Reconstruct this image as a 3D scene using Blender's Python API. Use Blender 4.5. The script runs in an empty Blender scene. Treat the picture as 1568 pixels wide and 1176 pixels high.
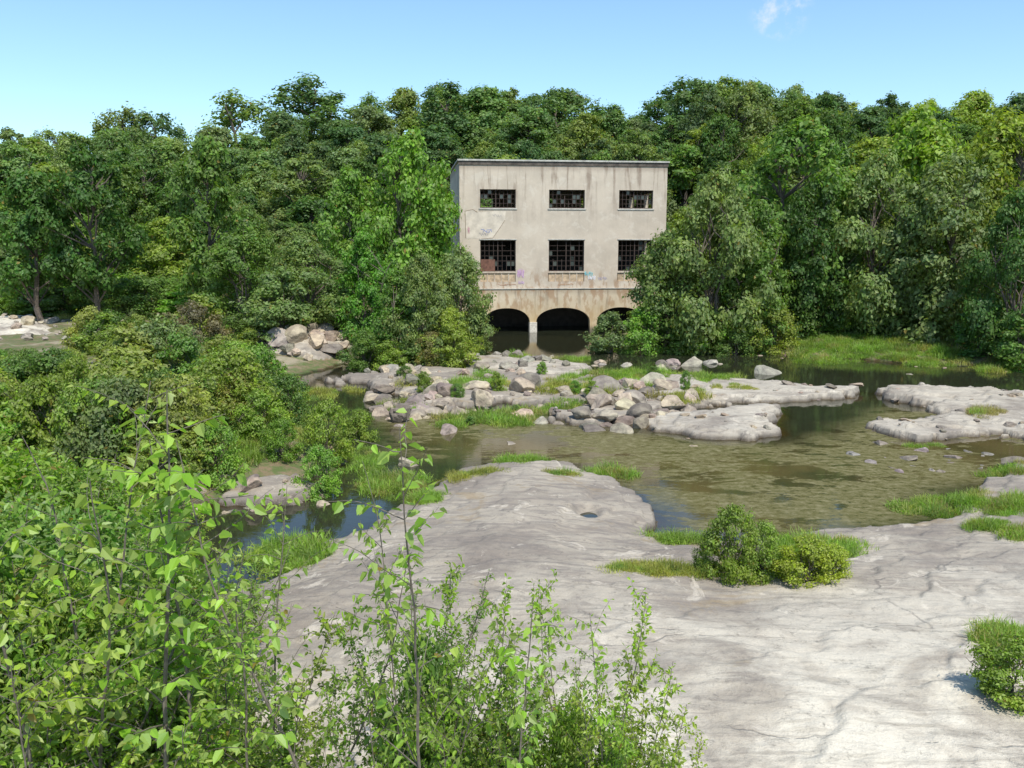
import bpy, math, random
import numpy as np
from mathutils import Vector, Matrix, noise as mn
random.seed(11)
R=np.random.default_rng(11)
scene=bpy.context.scene
FPX=1358.0; CH=8.0; PIT=math.atan((588-375)/FPX)
cP,sP=math.cos(PIT),math.sin(PIT)
def G(u,v,z=0.0):
    """survey: photo measurement -> point on the horizontal plane z"""
    a=(u-784)/FPX; b=(588-v)/FPX
    dy=cP+b*sP; dz=-sP+b*cP
    t=(z-CH)/dz
    return (a*t,dy*t)
def ztop(v,y):
    b=(588-v)/FPX
    return CH+y*(-sP+b*cP)/(cP+b*sP)
# ---------------------------------------------------------------- noise
def h2(ix,iy,s):
    n=(ix.astype(np.int64)*374761393+iy.astype(np.int64)*668265263+s*2147483647)&0xffffffff
    n=((n^(n>>13))*1274126177)&0xffffffff
    n=n^(n>>16)
    return (n&0xffff)/65535.0
def vn(x,y,s=0):
    x0=np.floor(x);y0=np.floor(y);fx=x-x0;fy=y-y0
    fx=fx*fx*(3-2*fx);fy=fy*fy*(3-2*fy)
    a=h2(x0,y0,s);b=h2(x0+1,y0,s);c=h2(x0,y0+1,s);d=h2(x0+1,y0+1,s)
    return (a*(1-fx)+b*fx)*(1-fy)+(c*(1-fx)+d*fx)*fy
def fbm(x,y,o=4,s=0):
    r=0;a=.5;t=0
    for i in range(o):
        r=r+a*(vn(x*2**i+17.3*i,y*2**i+9.1*i,s+i)*2-1);t+=a;a*=.5
    return r/t
def sst(x,a,b):
    t=np.clip((x-a)/(b-a),0,1);return t*t*(3-2*t)
def sdist(x,y,poly):
    P=np.array(poly,float);n=len(P)
    d=np.full(x.shape,1e9);ins=np.zeros(x.shape,bool)
    for i in range(n):
        ax,ay=P[i];bx,by=P[(i+1)%n]
        ex,ey=bx-ax,by-ay
        wx,wy=x-ax,y-ay
        t=np.clip((wx*ex+wy*ey)/(ex*ex+ey*ey+1e-9),0,1)
        d=np.minimum(d,(wx-ex*t)**2+(wy-ey*t)**2)
        c=((ay>y)!=(by>y))
        if abs(ey)>1e-9:
            ins^=c&(x<ex*(y-ay)/ey+ax)
    d=np.sqrt(d)
    return np.where(ins,d,-d)
def PX(l): return [G(u,v) for u,v in l]
# (outline, height, rise length, kind 0 rock/1 soil, edge noise amp, white)
SH=[]
SH.append((PX([(300,930),(430,880),(480,855),(590,805),(640,775),(690,735),(740,715),(870,708),(935,738),(990,770),(1008,800),(1000,835),(1060,840),(1180,838),(1290,820),(1420,800),(1470,790),(1500,755),(1568,715),(1800,660)])+[(60,30),(60,-20),(-16,-20),(-11,8)],1.2,6.0,0,.6,1))
SH.append((PX([(745,512),(700,540),(600,552),(520,560),(440,585),(400,625),(480,650),(520,690),(490,735),(430,760),(330,775),(180,790),(0,770),(-300,780)])+[(-60,24),(-400,24),(-400,140),(-6,140),(-6,86)],1.0,4.0,1,1.2,0))
SH.append(([(-500,97),(500,97),(500,900),(-500,900)],1.2,4,1,1,0))
SH.append((PX([(912,520),(1000,522),(1120,530),(1205,546),(1300,552),(1470,559),(1568,567),(1900,590)])+[(400,60),(400,140),(14.5,140),(14.8,86)],.9,3,1,.8,0))
SH.append((PX([(690,561),(740,552),(860,556),(925,570),(900,582),(800,580),(720,576)]),.22,.4,0,1.1,.4))
SH.append((PX([(560,575),(620,565),(760,570),(920,580),(1010,575),(1120,590),(1080,622),(1000,640),(900,648),(850,628),(700,625),(620,628),(580,600)]),.16,1.2,0,3.6,.1))
SH.append((PX([(930,603),(1000,592),(1100,585),(1200,592),(1305,601),(1300,612),(1200,617),(1080,614),(1000,620)]),.2,1.0,0,1.2,.5))
SH.append((PX([(985,658),(1010,642),(1100,632),(1187,628),(1182,657),(1145,676),(1060,670)]),.28,.8,0,.8,.5))
SH.append((PX([(1340,604),(1400,594),(1470,600),(1568,606),(1750,612),(1750,690),(1568,674),(1400,674),(1325,662),(1340,652),(1450,645),(1440,622),(1380,614)]),.28,1.2,0,1.2,.4))
SH.append((PX([(318,775),(350,748),(440,738),(505,750),(485,768),(400,775)]),.35,.4,0,.6,.4))
SH.append((PX([(-300,503),(60,505),(100,520),(95,534),(0,537),(-300,540)]),1.4,1,0,.5,1))
SH.append((PX([(380,560),(400,520),(470,500),(545,515),(560,550),(480,562)]),2.2,2.5,0,.5,.4))
HP=G(900,783,.5)
def terrain(x,y):
    bed=-.5+.3*fbm(x*.25,y*.25,3,5)
    z=bed.copy();soil=np.zeros_like(x);wh=np.zeros_like(x)
    e1=fbm(x*.35,y*.35,4,21);e2=fbm(x*1.3,y*1.3,4,31)
    for i,(poly,h,L,k,amp,w) in enumerate(SH):
        d=sdist(x,y,poly)+amp*(e1*1.1+e2*.6)
        top=np.where(d>0,h*(1-np.exp(-np.maximum(d,0)/L))+(.15 if k==0 else .06)*sst(d,0,.12),d*.6)
        m=top>z
        z=np.where(m,top,z);soil=np.where(m,float(k),soil);wh=np.where(m,w,wh)
    rock=(1-soil)*sst(z,.0,.1)*(y<90)
    # bedding steps of the granite sheets
    tt=.10*fbm(x*.5,y*.5,4,61)+.035*x-.02*y
    q=(z+tt)*6.5
    f=q-np.floor(q);zs=(np.floor(q)+sst(f,.0,.16))/6.5-tt
    far=np.where(y>30,.9,.45)
    z=z+rock*far*(zs-z)
    y0=101-24*sst(x,16,34)
    hf=sst(y,y0,y0+62)
    hill=(18.0+3.5*fbm(x*.02,y*.02+4,3,3)-4.5*sst(x,18,60)-3*sst(-x,20,60))*hf*(1-.6*sst(y,165,230))
    z=z+hill
    up=sst(z,0.0,.35)*(1-soil)
    z=z+up*(.16*fbm(x*.16,y*.16,3,8)+.05*fbm(x*.9+y*.4,y*.9,6,9)+.03*fbm(x*3,y*3,3,19))
    z=z+soil*(.15*fbm(x*.5,y*.5,3,14))*sst(z,0,.4)
    r=np.hypot(x-HP[0],(y-HP[1])*.8)
    z=z-.22*np.exp(-(r/.38)**4)
    return z,soil,wh
def tz(x,y):
    return float(terrain(np.array([float(x)]),np.array([float(y)]))[0][0])
# ---------------------------------------------------------------- mesh
def mk(name,V,Q,mats,mi=None,smooth=False,attrs=None):
    me=bpy.data.meshes.new(name)
    V=np.asarray(V,np.float32);Q=np.asarray(Q,np.int32)
    me.vertices.add(len(V));me.vertices.foreach_set('co',V.ravel())
    n=len(Q);me.loops.add(n*4);me.loops.foreach_set('vertex_index',Q.ravel())
    me.polygons.add(n);me.polygons.foreach_set('loop_start',np.arange(n,dtype=np.int32)*4)
    try: me.polygons.foreach_set('loop_total',np.full(n,4,np.int32))
    except Exception: pass
    for m in mats: me.materials.append(m)
    if mi is not None: me.polygons.foreach_set('material_index',np.asarray(mi,np.int32))
    me.polygons.foreach_set('use_smooth',np.full(n,smooth,bool))
    if attrs:
        for k,a in attrs.items():
            at=me.attributes.new(k,'FLOAT','POINT');at.data.foreach_set('value',np.asarray(a,np.float32))
    me.update(calc_edges=True);me.validate()
    return me
def ob(name,me,loc=(0,0,0),rot=(0,0,0),sc=(1,1,1),parent=None,color=None):
    o=bpy.data.objects.new(name,me);scene.collection.objects.link(o)
    o.location=loc;o.rotation_euler=rot;o.scale=sc
    if parent is not None:o.parent=parent
    if color is not None:o.color=(*color,1)
    return o
def empty(name,loc=(0,0,0),rot=(0,0,0)):
    return ob(name,None,loc,rot)
# ---------------------------------------------------------------- materials
class NT:
    def __init__(s,name,world=False):
        if world: s.m=bpy.data.worlds.new(name)
        else: s.m=bpy.data.materials.new(name)
        s.m.use_nodes=True;s.t=s.m.node_tree;s.t.nodes.clear()
    def n(s,ty,props=None,**inp):
        nd=s.t.nodes.new(ty)
        for k,v in (props or {}).items(): setattr(nd,k,v)
        for k,v in inp.items():
            key=k.replace('_',' ')
            if k[0]=='i' and k[1:].isdigit(): key=int(k[1:])
            s.put(nd.inputs[key],v)
        return nd
    def put(s,i,v):
        if isinstance(v,bpy.types.NodeSocket): s.t.links.new(v,i)
        else:
            if isinstance(v,tuple) and len(v)==3 and i.type=='RGBA': v=(*v,1)
            i.default_value=v
    def math(s,op,a,b=0.0,c=False):
        nd=s.t.nodes.new('ShaderNodeMath');nd.operation=op;nd.use_clamp=c
        s.put(nd.inputs[0],a);s.put(nd.inputs[1],b);return nd.outputs[0]
    def mix(s,f,a,b,bt='MIX'):
        nd=s.t.nodes.new('ShaderNodeMix');nd.data_type='RGBA';nd.blend_type=bt
        s.put(nd.inputs[0],f);s.put(nd.inputs[6],a);s.put(nd.inputs[7],b);return nd.outputs[2]
    def noise(s,vec,scale,detail=4,rough=.55,dist=0):
        nd=s.n('ShaderNodeTexNoise',Scale=scale,Detail=detail,Roughness=rough,Distortion=dist)
        if vec is not None:s.put(nd.inputs['Vector'],vec)
        return nd.outputs[0]
    def mr(s,v,a,b,c=0.,d=1.):
        nd=s.n('ShaderNodeMapRange',{'interpolation_type':'SMOOTHSTEP'});
        for i,x in enumerate((v,a,b,c,d)): s.put(nd.inputs[i],x)
        return nd.outputs[0]
    def mapv(s,vec,sc=(1,1,1),rot=(0,0,0)):
        nd=s.n('ShaderNodeMapping');s.put(nd.inputs[0],vec);nd.inputs['Scale'].default_value=sc;nd.inputs['Rotation'].default_value=rot;return nd.outputs[0]
    def bump(s,h,st,dist):
        return s.n('ShaderNodeBump',Strength=st,Distance=dist,Height=h).outputs[0]
    def out(s,sh,ty='ShaderNodeOutputMaterial'):
        o=s.t.nodes.new(ty);s.t.links.new(sh,o.inputs[0]);return s.m
def simple(name,col,rough=.85,var=.25,scale=6,bump=.3):
    t=NT(name);co=t.n('ShaderNodeTexCoord').outputs['Object']
    nz=t.noise(co,scale,5)
    c=t.mix(t.mr(nz,.3,.7),tuple(x*(1-var) for x in col),tuple(min(1,x*(1+var)) for x in col))
    p=t.n('ShaderNodeBsdfPrincipled',Base_Color=c,Roughness=rough)
    t.put(p.inputs['Normal'],t.bump(nz,bump,.02))
    return t.out(p.outputs[0])
def leafmat(name,trans=.42,gl=.015):
    t=NT(name)
    oi=t.n('ShaderNodeObjectInfo');ge=t.n('ShaderNodeNewGeometry')
    co=t.n('ShaderNodeTexCoord').outputs['Object']
    r=ge.outputs['Random Per Island']
    hs=t.n('ShaderNodeHueSaturation',Hue=t.math('ADD',.486,t.math('MULTIPLY',r,.024)),Saturation=t.math('ADD',.8,t.math('MULTIPLY',r,.3)),
           Value=t.mr(t.math('FRACT',t.math('MULTIPLY',r,7.31)),0,1,.85,1.45),Color=oi.outputs['Color'])
    nz=t.noise(co,.55,3)
    c=t.mix(t.mr(nz,.35,.7),hs.outputs[0],t.mix(1.0,hs.outputs[0],(1.25,1.18,.8),'MULTIPLY'))
    c=t.mix(t.math('GREATER_THAN',r,.99),c,(.22,.17,.04))
    d=t.n('ShaderNodeBsdfDiffuse',Color=c)
    tr=t.n('ShaderNodeBsdfTranslucent',Color=t.mix(1.0,c,(1.7,1.7,.7),'MULTIPLY'))
    g=t.n('ShaderNodeBsdfGlossy',Color=(.8,.85,.8),Roughness=.45)
    m=t.n('ShaderNodeMixShader',i0=trans,i1=d.outputs[0],i2=tr.outputs[0])
    m2=t.n('ShaderNodeMixShader',i0=gl,i1=m.outputs[0],i2=g.outputs[0])
    return t.out(m2.outputs[0])
LEAF=leafmat('foliage',.38);LEAFN=leafmat('near_leaf',.45,.025)
BARK=simple('bark',(.12,.095,.075),.9,.35,9,.6)
BARKG=simple('grey_bark',(.13,.11,.085),.9,.3,14,.5)
# terrain
def terrain_mat():
    t=NT('riverbed_rock_and_soil')
    geo=t.n('ShaderNodeNewGeometry');pos=geo.outputs['Position']
    at=lambda n:t.n('ShaderNodeAttribute',{'attribute_name':n}).outputs['Fac']
    soil,wh=at('soil'),at('white')
    z=t.n('ShaderNodeSeparateXYZ',i0=pos).outputs[2]
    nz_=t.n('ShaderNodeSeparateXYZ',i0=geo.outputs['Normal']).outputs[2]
    n1=t.noise(pos,.28,6,.6,.6);n2=t.noise(pos,2.2,6,.65);
    st=t.noise(t.mapv(pos,(.35,2.0,1),(0,0,.5)),1.6,7,.7,1.2)
    fine=t.noise(pos,22,4,.7)
    c=t.mix(t.mr(n1,.38,.62),(.225,.185,.145),(.375,.32,.245))
    c=t.mix(t.mr(st,.46,.6,0,.65),c,(.185,.155,.13))
    c=t.mix(t.mr(n2,.5,.75,0,.35),c,(.43,.37,.285))
    blot=t.noise(pos,.7,6,.7,1.2);bl2=t.noise(pos,.33,6,.7,.8)
    c=t.mix(t.mr(blot,.58,.64,0,.7),c,(.55,.48,.38))
    c=t.mix(t.mr(bl2,.42,.33,0,.7),c,(.27,.195,.105))
    whf=t.math('MULTIPLY',wh,t.mr(t.noise(pos,.45,6,.65,.6),.36,.60,.12,.92))
    c=t.mix(whf,c,t.mix(t.mr(st,.46,.70),(.68,.615,.49),(.46,.405,.31)))
    c=t.mix(t.math('MULTIPLY',t.mr(t.noise(pos,5,7,.8),.53,.66,0,.65),t.mr(bl2,.42,.56,.25,1)),c,(.12,.105,.085))
    c=t.mix(t.mr(fine,.5,.8,0,.35),c,(.16,.14,.12))
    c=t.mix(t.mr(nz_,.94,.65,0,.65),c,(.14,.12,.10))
    # thin joints in the granite
    vor=t.n('ShaderNodeTexVoronoi',{'feature':'DISTANCE_TO_EDGE'},Scale=.2)
    wv=t.n('ShaderNodeVectorMath',{'operation':'ADD'},i0=pos)
    nc=t.n('ShaderNodeTexNoise',Scale=.8,Detail=4);t.put(nc.inputs['Vector'],pos);t.put(wv.inputs[1],nc.outputs['Color'])
    t.put(vor.inputs['Vector'],t.mapv(wv.outputs[0],(.6,1.5,1),(0,0,.35)))
    crack=t.mr(vor.outputs['Distance'],0,.008,1,0)
    crack=t.math('MULTIPLY',crack,t.mr(blot,.45,.55,0,.7))
    c=t.mix(t.math('MULTIPLY',crack,.7),c,(.15,.13,.11))
    so=t.mix(t.mr(n2,.35,.6),(.20,.14,.08),(.09,.12,.03))
    so=t.mix(t.mr(n1,.5,.62,0,.75),so,(.36,.30,.21))
    c=t.mix(soil,c,so)
    wet=t.mr(t.math('ADD',z,t.math('MULTIPLY',n2,.14)),.10,.24,1,0)
    c=t.mix(wet,c,t.mix(1.0,c,(.38,.33,.25),'MULTIPLY'))
    c=t.mix(t.mr(z,-.03,-.3),c,(.17,.13,.06))
    p=t.n('ShaderNodeBsdfPrincipled',Base_Color=c,Roughness=t.mr(wet,0,1,.88,.4))
    h=t.math('ADD',t.math('MULTIPLY',n2,.8),t.math('ADD',t.math('MULTIPLY',st,.18),t.math('MULTIPLY',fine,.22)))
    h=t.math('SUBTRACT',h,t.math('MULTIPLY',crack,.3))
    t.put(p.inputs['Normal'],t.bump(h,.75,.12))
    return t.out(p.outputs[0])
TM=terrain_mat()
def water_mat():
    t=NT('river_water')
    geo=t.n('ShaderNodeNewGeometry');pos=geo.outputs['Position']
    at=lambda n:t.n('ShaderNodeAttribute',{'attribute_name':n}).outputs['Fac']
    dep,alg=at('depth'),at('algae')
    n=t.noise(t.mapv(pos,(1,1.6,1)),2.5,3,.5)
    nrm=t.bump(n,.25,.012)
    big=t.noise(pos,.12,4,.6,.5)
    mud=t.mix(t.mr(big,.4,.62),(.125,.095,.036),(.06,.06,.024))
    mud=t.mix(alg,(.028,.032,.018),mud)
    dif=t.n('ShaderNodeBsdfDiffuse',Color=mud)
    tra=t.n('ShaderNodeBsdfTransparent',Color=(.72,.62,.38))
    cl=t.math('POWER',2.718,t.math('MULTIPLY',dep,-3.0))
    body=t.n('ShaderNodeMixShader',i0=t.math('MULTIPLY',cl,.9),i1=dif.outputs[0],i2=tra.outputs[0])
    fr=t.n('ShaderNodeFresnel',IOR=1.34,Normal=nrm)
    gl=t.n('ShaderNodeBsdfGlossy',Color=(1,1,1),Roughness=.04,Normal=nrm)
    w=t.n('ShaderNodeMixShader',i0=fr.outputs[0],i1=body.outputs[0],i2=gl.outputs[0])
    a1=t.noise(t.mapv(pos,(.45,1.0,1),(0,0,.2)),1.0,9,.74,.4);a2=t.noise(pos,.16,3,.5)
    sp=t.noise(t.mapv(pos,(.7,1,1)),4,6,.8)
    m=t.math('ADD',a1,t.math('MULTIPLY',t.math('SUBTRACT',a2,.5),.7))
    m=t.math('MULTIPLY',t.mr(m,.45,.49),t.mr(sp,.37,.45))
    m=t.math('MULTIPLY',m,t.math('MULTIPLY',alg,.9))
    ac=t.mix(t.mr(sp,.45,.65),(.12,.11,.045),(.225,.20,.11))
    ad=t.n('ShaderNodeBsdfDiffuse',Color=ac)
    fin=t.n('ShaderNodeMixShader',i0=m,i1=w.outputs[0],i2=ad.outputs[0])
    return t.out(fin.outputs[0])
WM=water_mat()
# ---------------------------------------------------------------- terrain & water
ys=np.concatenate([np.linspace(-12,8.8,12),np.geomspace(9,88,640),np.geomspace(89,900,70)])
ts=np.concatenate([-np.geomspace(9,.78,26),np.linspace(-.76,.76,720),np.geomspace(.78,9,26)])
def grid(ys,ts):
    X=ts[None,:]*(np.maximum(ys,-4)[:,None]+7)*.92;Y=np.repeat(ys[:,None],len(ts),1)
    return X,Y
def gq(ny,nx):
    i=np.arange(ny-1)[:,None]*nx+np.arange(nx-1)[None,:]
    return np.stack([i,i+1,i+nx+1,i+nx],-1).reshape(-1,4)
X,Y=grid(ys,ts)
Z,SO,WHT=terrain(X.ravel(),Y.ravel())
xr,yr=X.ravel(),Y.ravel()
WHT=WHT*np.where(yr<35,sst(-yr+.35*xr,-20,-9)*.95+.03,1)  # slab whiter towards the camera: pale rock plus overexposure put into the colour
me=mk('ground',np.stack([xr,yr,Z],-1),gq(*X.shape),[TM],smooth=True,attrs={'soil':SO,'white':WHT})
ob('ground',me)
ys2=np.concatenate([np.linspace(-12,8.8,6),np.geomspace(9,88,240),np.geomspace(90,400,12)])
ts2=np.concatenate([-np.geomspace(9,.78,14),np.linspace(-.76,.76,240),np.geomspace(.78,9,14)])
X2,Y2=grid(ys2,ts2);x2,y2=X2.ravel(),Y2.ravel()
Z2,_,_=terrain(x2,y2)
alp=PX([(590,640),(700,625),(1000,665),(1180,680),(1310,640),(1340,620),(1800,660),(1800,760),(1568,710),(1420,805),(1100,850),(1000,835),(1010,780),(940,735),(740,705),(600,690)])
AL=sst(sdist(x2,y2,alp)+1.5*fbm(x2*.3,y2*.3,3,44),-1,2)
ob('river_water',mk('river_water',np.stack([x2,y2,np.zeros_like(x2)],-1),gq(*X2.shape),[WM],smooth=True,attrs={'depth':np.maximum(-Z2,0),'algae':AL}))
# small rock pool
pz=tz(HP[0]+.42,HP[1]-.35)-.05
k=32;an=np.linspace(0,2*math.pi,k,endpoint=False)
me=bpy.data.meshes.new('rock_pool')
me.from_pydata([(math.cos(a)*.46*(1+.16*math.sin(3*a)+.1*math.sin(5*a+1)),math.sin(a)*.42*(1+.12*math.cos(2*a)),0) for a in an],[],[list(range(k))]);me.materials.append(WM)
at=me.attributes.new('depth','FLOAT','POINT');at.data.foreach_set('value',np.full(k,.5,np.float32))
ob('rock_pool',me,(HP[0],HP[1],pz))
# ---------------------------------------------------------------- plant generators
def unit(v): return v/(np.linalg.norm(v,axis=-1,keepdims=True)+1e-9)
class MB:
    def __init__(s): s.V=[];s.Q=[];s.M=[];s.n=0
    def add(s,v,q,m):
        s.V.append(np.asarray(v));s.Q.append(np.asarray(q)+s.n);s.M.append(np.full(len(q),m));s.n+=len(v)
    def tube(s,pts,rad,k=5,m=0):
        pts=np.array(pts,float);n=len(pts)
        d=np.gradient(pts,axis=0);d=unit(d)
        ref=np.array([1.,.13,0.]) if abs(d[0][0])<.8 else np.array([0,1.,0])
        a=unit(np.cross(d,ref));b=np.cross(d,a)
        an=np.arange(k)*2*math.pi/k
        v=(pts[:,None]+np.array(rad)[:,None,None]*(np.cos(an)[None,:,None]*a[:,None]+np.sin(an)[None,:,None]*b[:,None])).reshape(-1,3)
        q=[]
        for i in range(n-1):
            for j in range(k): q.append((i*k+j,i*k+(j+1)%k,(i+1)*k+(j+1)%k,(i+1)*k+j))
        s.add(v,q,m)
    def quads(s,c,nrm,size,rg,asp=1.5,m=1):
        n=len(c);t=unit(np.cross(nrm,rg.normal(size=(n,3))));b=np.cross(nrm,t)
        L=size[:,None]*t*.5*asp;W=size[:,None]*b*.5
        up=nrm*size[:,None]*.18
        v=np.stack([c-L,c+W-up*.0+L*.1,c+L-up,c-W+L*.1],1).reshape(-1,3)
        q=np.arange(n*4).reshape(-1,4);s.add(v,q,m)
    def leaves(s,p,d,nrm,L,W,m=1):
        """pointed folded leaves; p base, d direction, nrm approx normal"""
        p=np.array(p);d=unit(np.array(d));nrm=np.array(nrm);L=np.array(L)[:,None]
        w=unit(np.cross(d,nrm));nn=np.cross(w,d)
        W=L*W
        v=np.stack([p,p+d*L*.3+w*W*.5+nn*W*.18,p+d*L*.7+w*W*.36+nn*W*.08-nn*L*.03,p+d*L-nn*L*.14,p+d*L*.7-w*W*.36+nn*W*.08-nn*L*.03,p+d*L*.3-w*W*.5+nn*W*.18],1)
        n=len(p);i=np.arange(n)[:,None]*6
        q=np.concatenate([i+np.array([[0,1,2,3]]),i+np.array([[0,3,4,5]])],0)
        s.add(v.reshape(-1,3),q,m)
    def mesh(s,name,mats): return mk(name,np.concatenate(s.V),np.concatenate(s.Q),mats,np.concatenate(s.M))
def crown(name,seed,Ht=15,Rr=5,base=.25,nl=34,nleaf=9000,ls=.28,nsub=12,lr=(.24,.40),power=.8,stems=1,trunk=.28,sq=.8,tight=.26,pointed=False):
    rg=np.random.default_rng(seed);mb=MB()
    tops=[]
    for s_ in range(stems):
        lean=rg.normal(size=2)*(.10 if stems==1 else .32)*Rr
        hh=Ht*(.86 if stems==1 else rg.uniform(.55,.8))
        n=8;pp=[(lean[0]*(i/n)**1.4+rg.normal()*.03*Rr,lean[1]*(i/n)**1.4+rg.normal()*.03*Rr,hh*i/n-.3*(i==0)) for i in range(n+1)]
        mb.tube(pp,[trunk*(1.15-i/n)+.02*min(1,trunk*6) for i in range(n+1)],6,0);tops.append(np.array(pp))
    C=[];RR=[]
    for i in range(nl):
        s_=((i+.5)/nl)**.9
        s_=min(1,max(0,s_+rg.normal()*.04))
        prof=math.sqrt(max(.02,math.sin(math.pi*min(.985,(.10+.88*s_)**power))))
        a=i*2.399+rg.normal()*.5
        rr=lr[0]+(lr[1]-lr[0])*rg.random();rr*=Rr*(1-.25*s_)
        rad=max(0,Rr*prof*rg.uniform(.55,1.05)-rr*.6)
        z=Ht*(base+(1-base)*s_)-rr*.5
        c=np.array([math.cos(a)*rad,math.sin(a)*rad,z]);C.append(c);RR.append(rr)
        tp=tops[i%stems];zz=max(.1*Ht,z-rad*rg.uniform(.35,.8));j=int(min(len(tp)-2,zz/(tp[-1][2]+1e-6)*(len(tp)-1)))
        st=tp[max(0,j)];mid=(st+c)/2+rg.normal(size=3)*.06*Rr+np.array([0,0,.05*Rr])
        mb.tube([st,mid,c,c+(c-mid)*.4],[trunk*.38,trunk*.24,trunk*.12,.01],4,0)
    C=np.array(C);RR=np.array(RR)
    sc=[];sr=[]
    for c,r in zip(C,RR):
        d=unit(rg.normal(size=(nsub,3))+np.array([0,0,.25]))
        sc.append(c+d*r*rg.uniform(.55,1.1,(nsub,1))*np.array([1,1,sq]));sr+= [r]*nsub
    sc=np.concatenate(sc);sr=np.array(sr);w=sr**2*rg.uniform(.3,1.6,len(sr));w/=w.sum()
    id_=rg.choice(len(sc),nleaf,p=w)
    off=rg.normal(size=(nleaf,3))*(sr[id_]*tight)[:,None]*np.array([1.15,1.15,.75 if sq<1 else 1.1])
    c=sc[id_]+off
    out=unit(c-C[(id_//nsub)])
    nr=unit(out*.9+rg.normal(size=(nleaf,3))*.36+np.array([0,-.0,.35]))
    c[:,2]=np.maximum(c[:,2],.05)
    if pointed:
        d=unit(out*.5+rg.normal(size=(nleaf,3))*.6+np.array([0,0,-.15]))
        mb.leaves(c,d,unit(rg.normal(size=(nleaf,3))*.5+np.array([0,-.1,1.])),ls*rg.uniform(.55,1.3,nleaf),.48)
    else: mb.quads(c,nr,ls*rg.uniform(.6,1.35,nleaf),rg,1.6,1)
    me=mb.mesh(name,[BARK,LEAFN if pointed else LEAF]);me['H']=float(Ht);me['R']=float(Rr)
    return me
# forest variants
FT=[crown('broadleaf_a',1,15,5.2,.22,40,15000,.26,nsub=16),
    crown('broadleaf_b',2,15,4.6,.30,32,13000,.26,power=.7,nsub=16),
    crown('broadleaf_c',3,15,6.0,.18,50,17000,.26,lr=(.17,.32),nsub=16),
    crown('broadleaf_d',4,15,4.0,.2,28,12000,.26,lr=(.25,.42),power=1.0,nsub=16),
    crown('broadleaf_e',5,15,5.4,.26,44,14000,.26,lr=(.16,.3),nsub=14)]
OPEN=[crown('open_a',6,16,4.0,.33,22,6000,.25,lr=(.22,.38),nsub=10,tight=.3,sq=1.1),
      crown('open_b',7,17,3.4,.38,17,4600,.25,lr=(.24,.40),nsub=10,tight=.3,sq=1.1),
      crown('open_c',8,15,4.6,.3,26,7000,.25,lr=(.2,.34),nsub=10,tight=.3,sq=1.1)]
FINE=[crown('fine_a',11,10,4.2,.08,50,20000,.17,lr=(.2,.34),stems=4,trunk=.13,nsub=16,tight=.24),
      crown('fine_b',12,10,5.0,.06,60,22000,.17,lr=(.17,.3),stems=5,trunk=.13,nsub=16,tight=.24),
      crown('fine_c',13,10,3.4,.1,40,17000,.17,lr=(.22,.38),stems=3,trunk=.13,nsub=16,tight=.24)]
SHR=[crown('shrub_a',21,3,1.6,.04,34,9000,.085,lr=(.15,.34),stems=7,trunk=.035,nsub=14,tight=.34),
     crown('shrub_b',22,3,2.0,.03,40,10000,.085,lr=(.14,.30),stems=8,trunk=.035,nsub=14,tight=.34),
     crown('shrub_c',23,3,1.2,.06,24,7000,.085,lr=(.16,.38),stems=5,trunk=.035,nsub=14,tight=.34)]
def jit(c,a=.15):
    f=1+random.uniform(-a,a);return tuple(x*f*(1+random.uniform(-.06,.06)) for x in c)
GD=(.065,.13,.032);GM=(.105,.185,.04);GY=(.175,.245,.04);GB=(.14,.26,.04);GG=(.135,.19,.065)
def plant(name,me,x,y,H,Wd=None,col=GM,parent=None,z=None,tilt=.03):
    h0=me['H'];s=H/h0;w=s if Wd is None else Wd/(2*me['R'])
    if z is None:z=tz(x,y)
    return ob(name,me,(x,y,z-.05*s),(random.uniform(-tilt,tilt),random.uniform(-tilt,tilt),random.uniform(0,6.28)),(w,w,s),parent,jit(col))
def ptree(name,me,u,vb,vt,wpx,col,zb=.8):
    x,y=G(u,vb,zb);H=ztop(vt,y)-zb
    return plant(name,me,x,y,H,wpx/FPX*y,col)
# hillside forest
forest=empty('hillside_forest')
pts=[]
yy=84.
while yy<163:
    sp=6.3
    xx=-yy*.66-14
    while xx<yy*.66+14:
        x=xx+random.uniform(-2,2);y=yy+random.uniform(-2,2)
        xx+=sp
        yb=(100 if x<14 else 100-26*float(sst(np.array([x]),16,32)[0]))
        if y<yb or (-9<x<17 and y<101):continue
        pts.append((x,y))
    yy+=5.6
pts=np.array(pts);zz=terrain(pts[:,0],pts[:,1])[0]
cl=fbm(pts[:,0]*.09,pts[:,1]*.03,3,77)
for (x,y),z,q in zip(pts,zz,cl):
    last=y>146
    if last and x<-25 and random.random()<.6:continue
    if last and random.random()<.25:continue
    r=random.random()
    front=y<112
    if last and x<-25 and random.random()<.7: m=random.choice(OPEN);H=random.uniform(12,19)
    elif last and random.random()<.35:m=random.choice(OPEN);H=random.uniform(12,17)
    else:m=random.choice(FT);H=random.uniform(10,15.) if not front else random.uniform(9,14)
    H*=1+.22*q
    if last and -30<x<0:H+=2.
    c=GD if r<.35 else GM if r<.72 else GY if r<.86 else GG
    if y>125: c=tuple(a*.75+b*.25 for a,b in zip(c,(.14,.20,.13)))  # aerial haze mixed into the leaf colour of distant trees
    if x>45 and r>.5:c=(.19,.25,.04)
    plant('forest_tree',m,x,y,H,H*random.uniform(.62,.86),c,forest,z)
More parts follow.
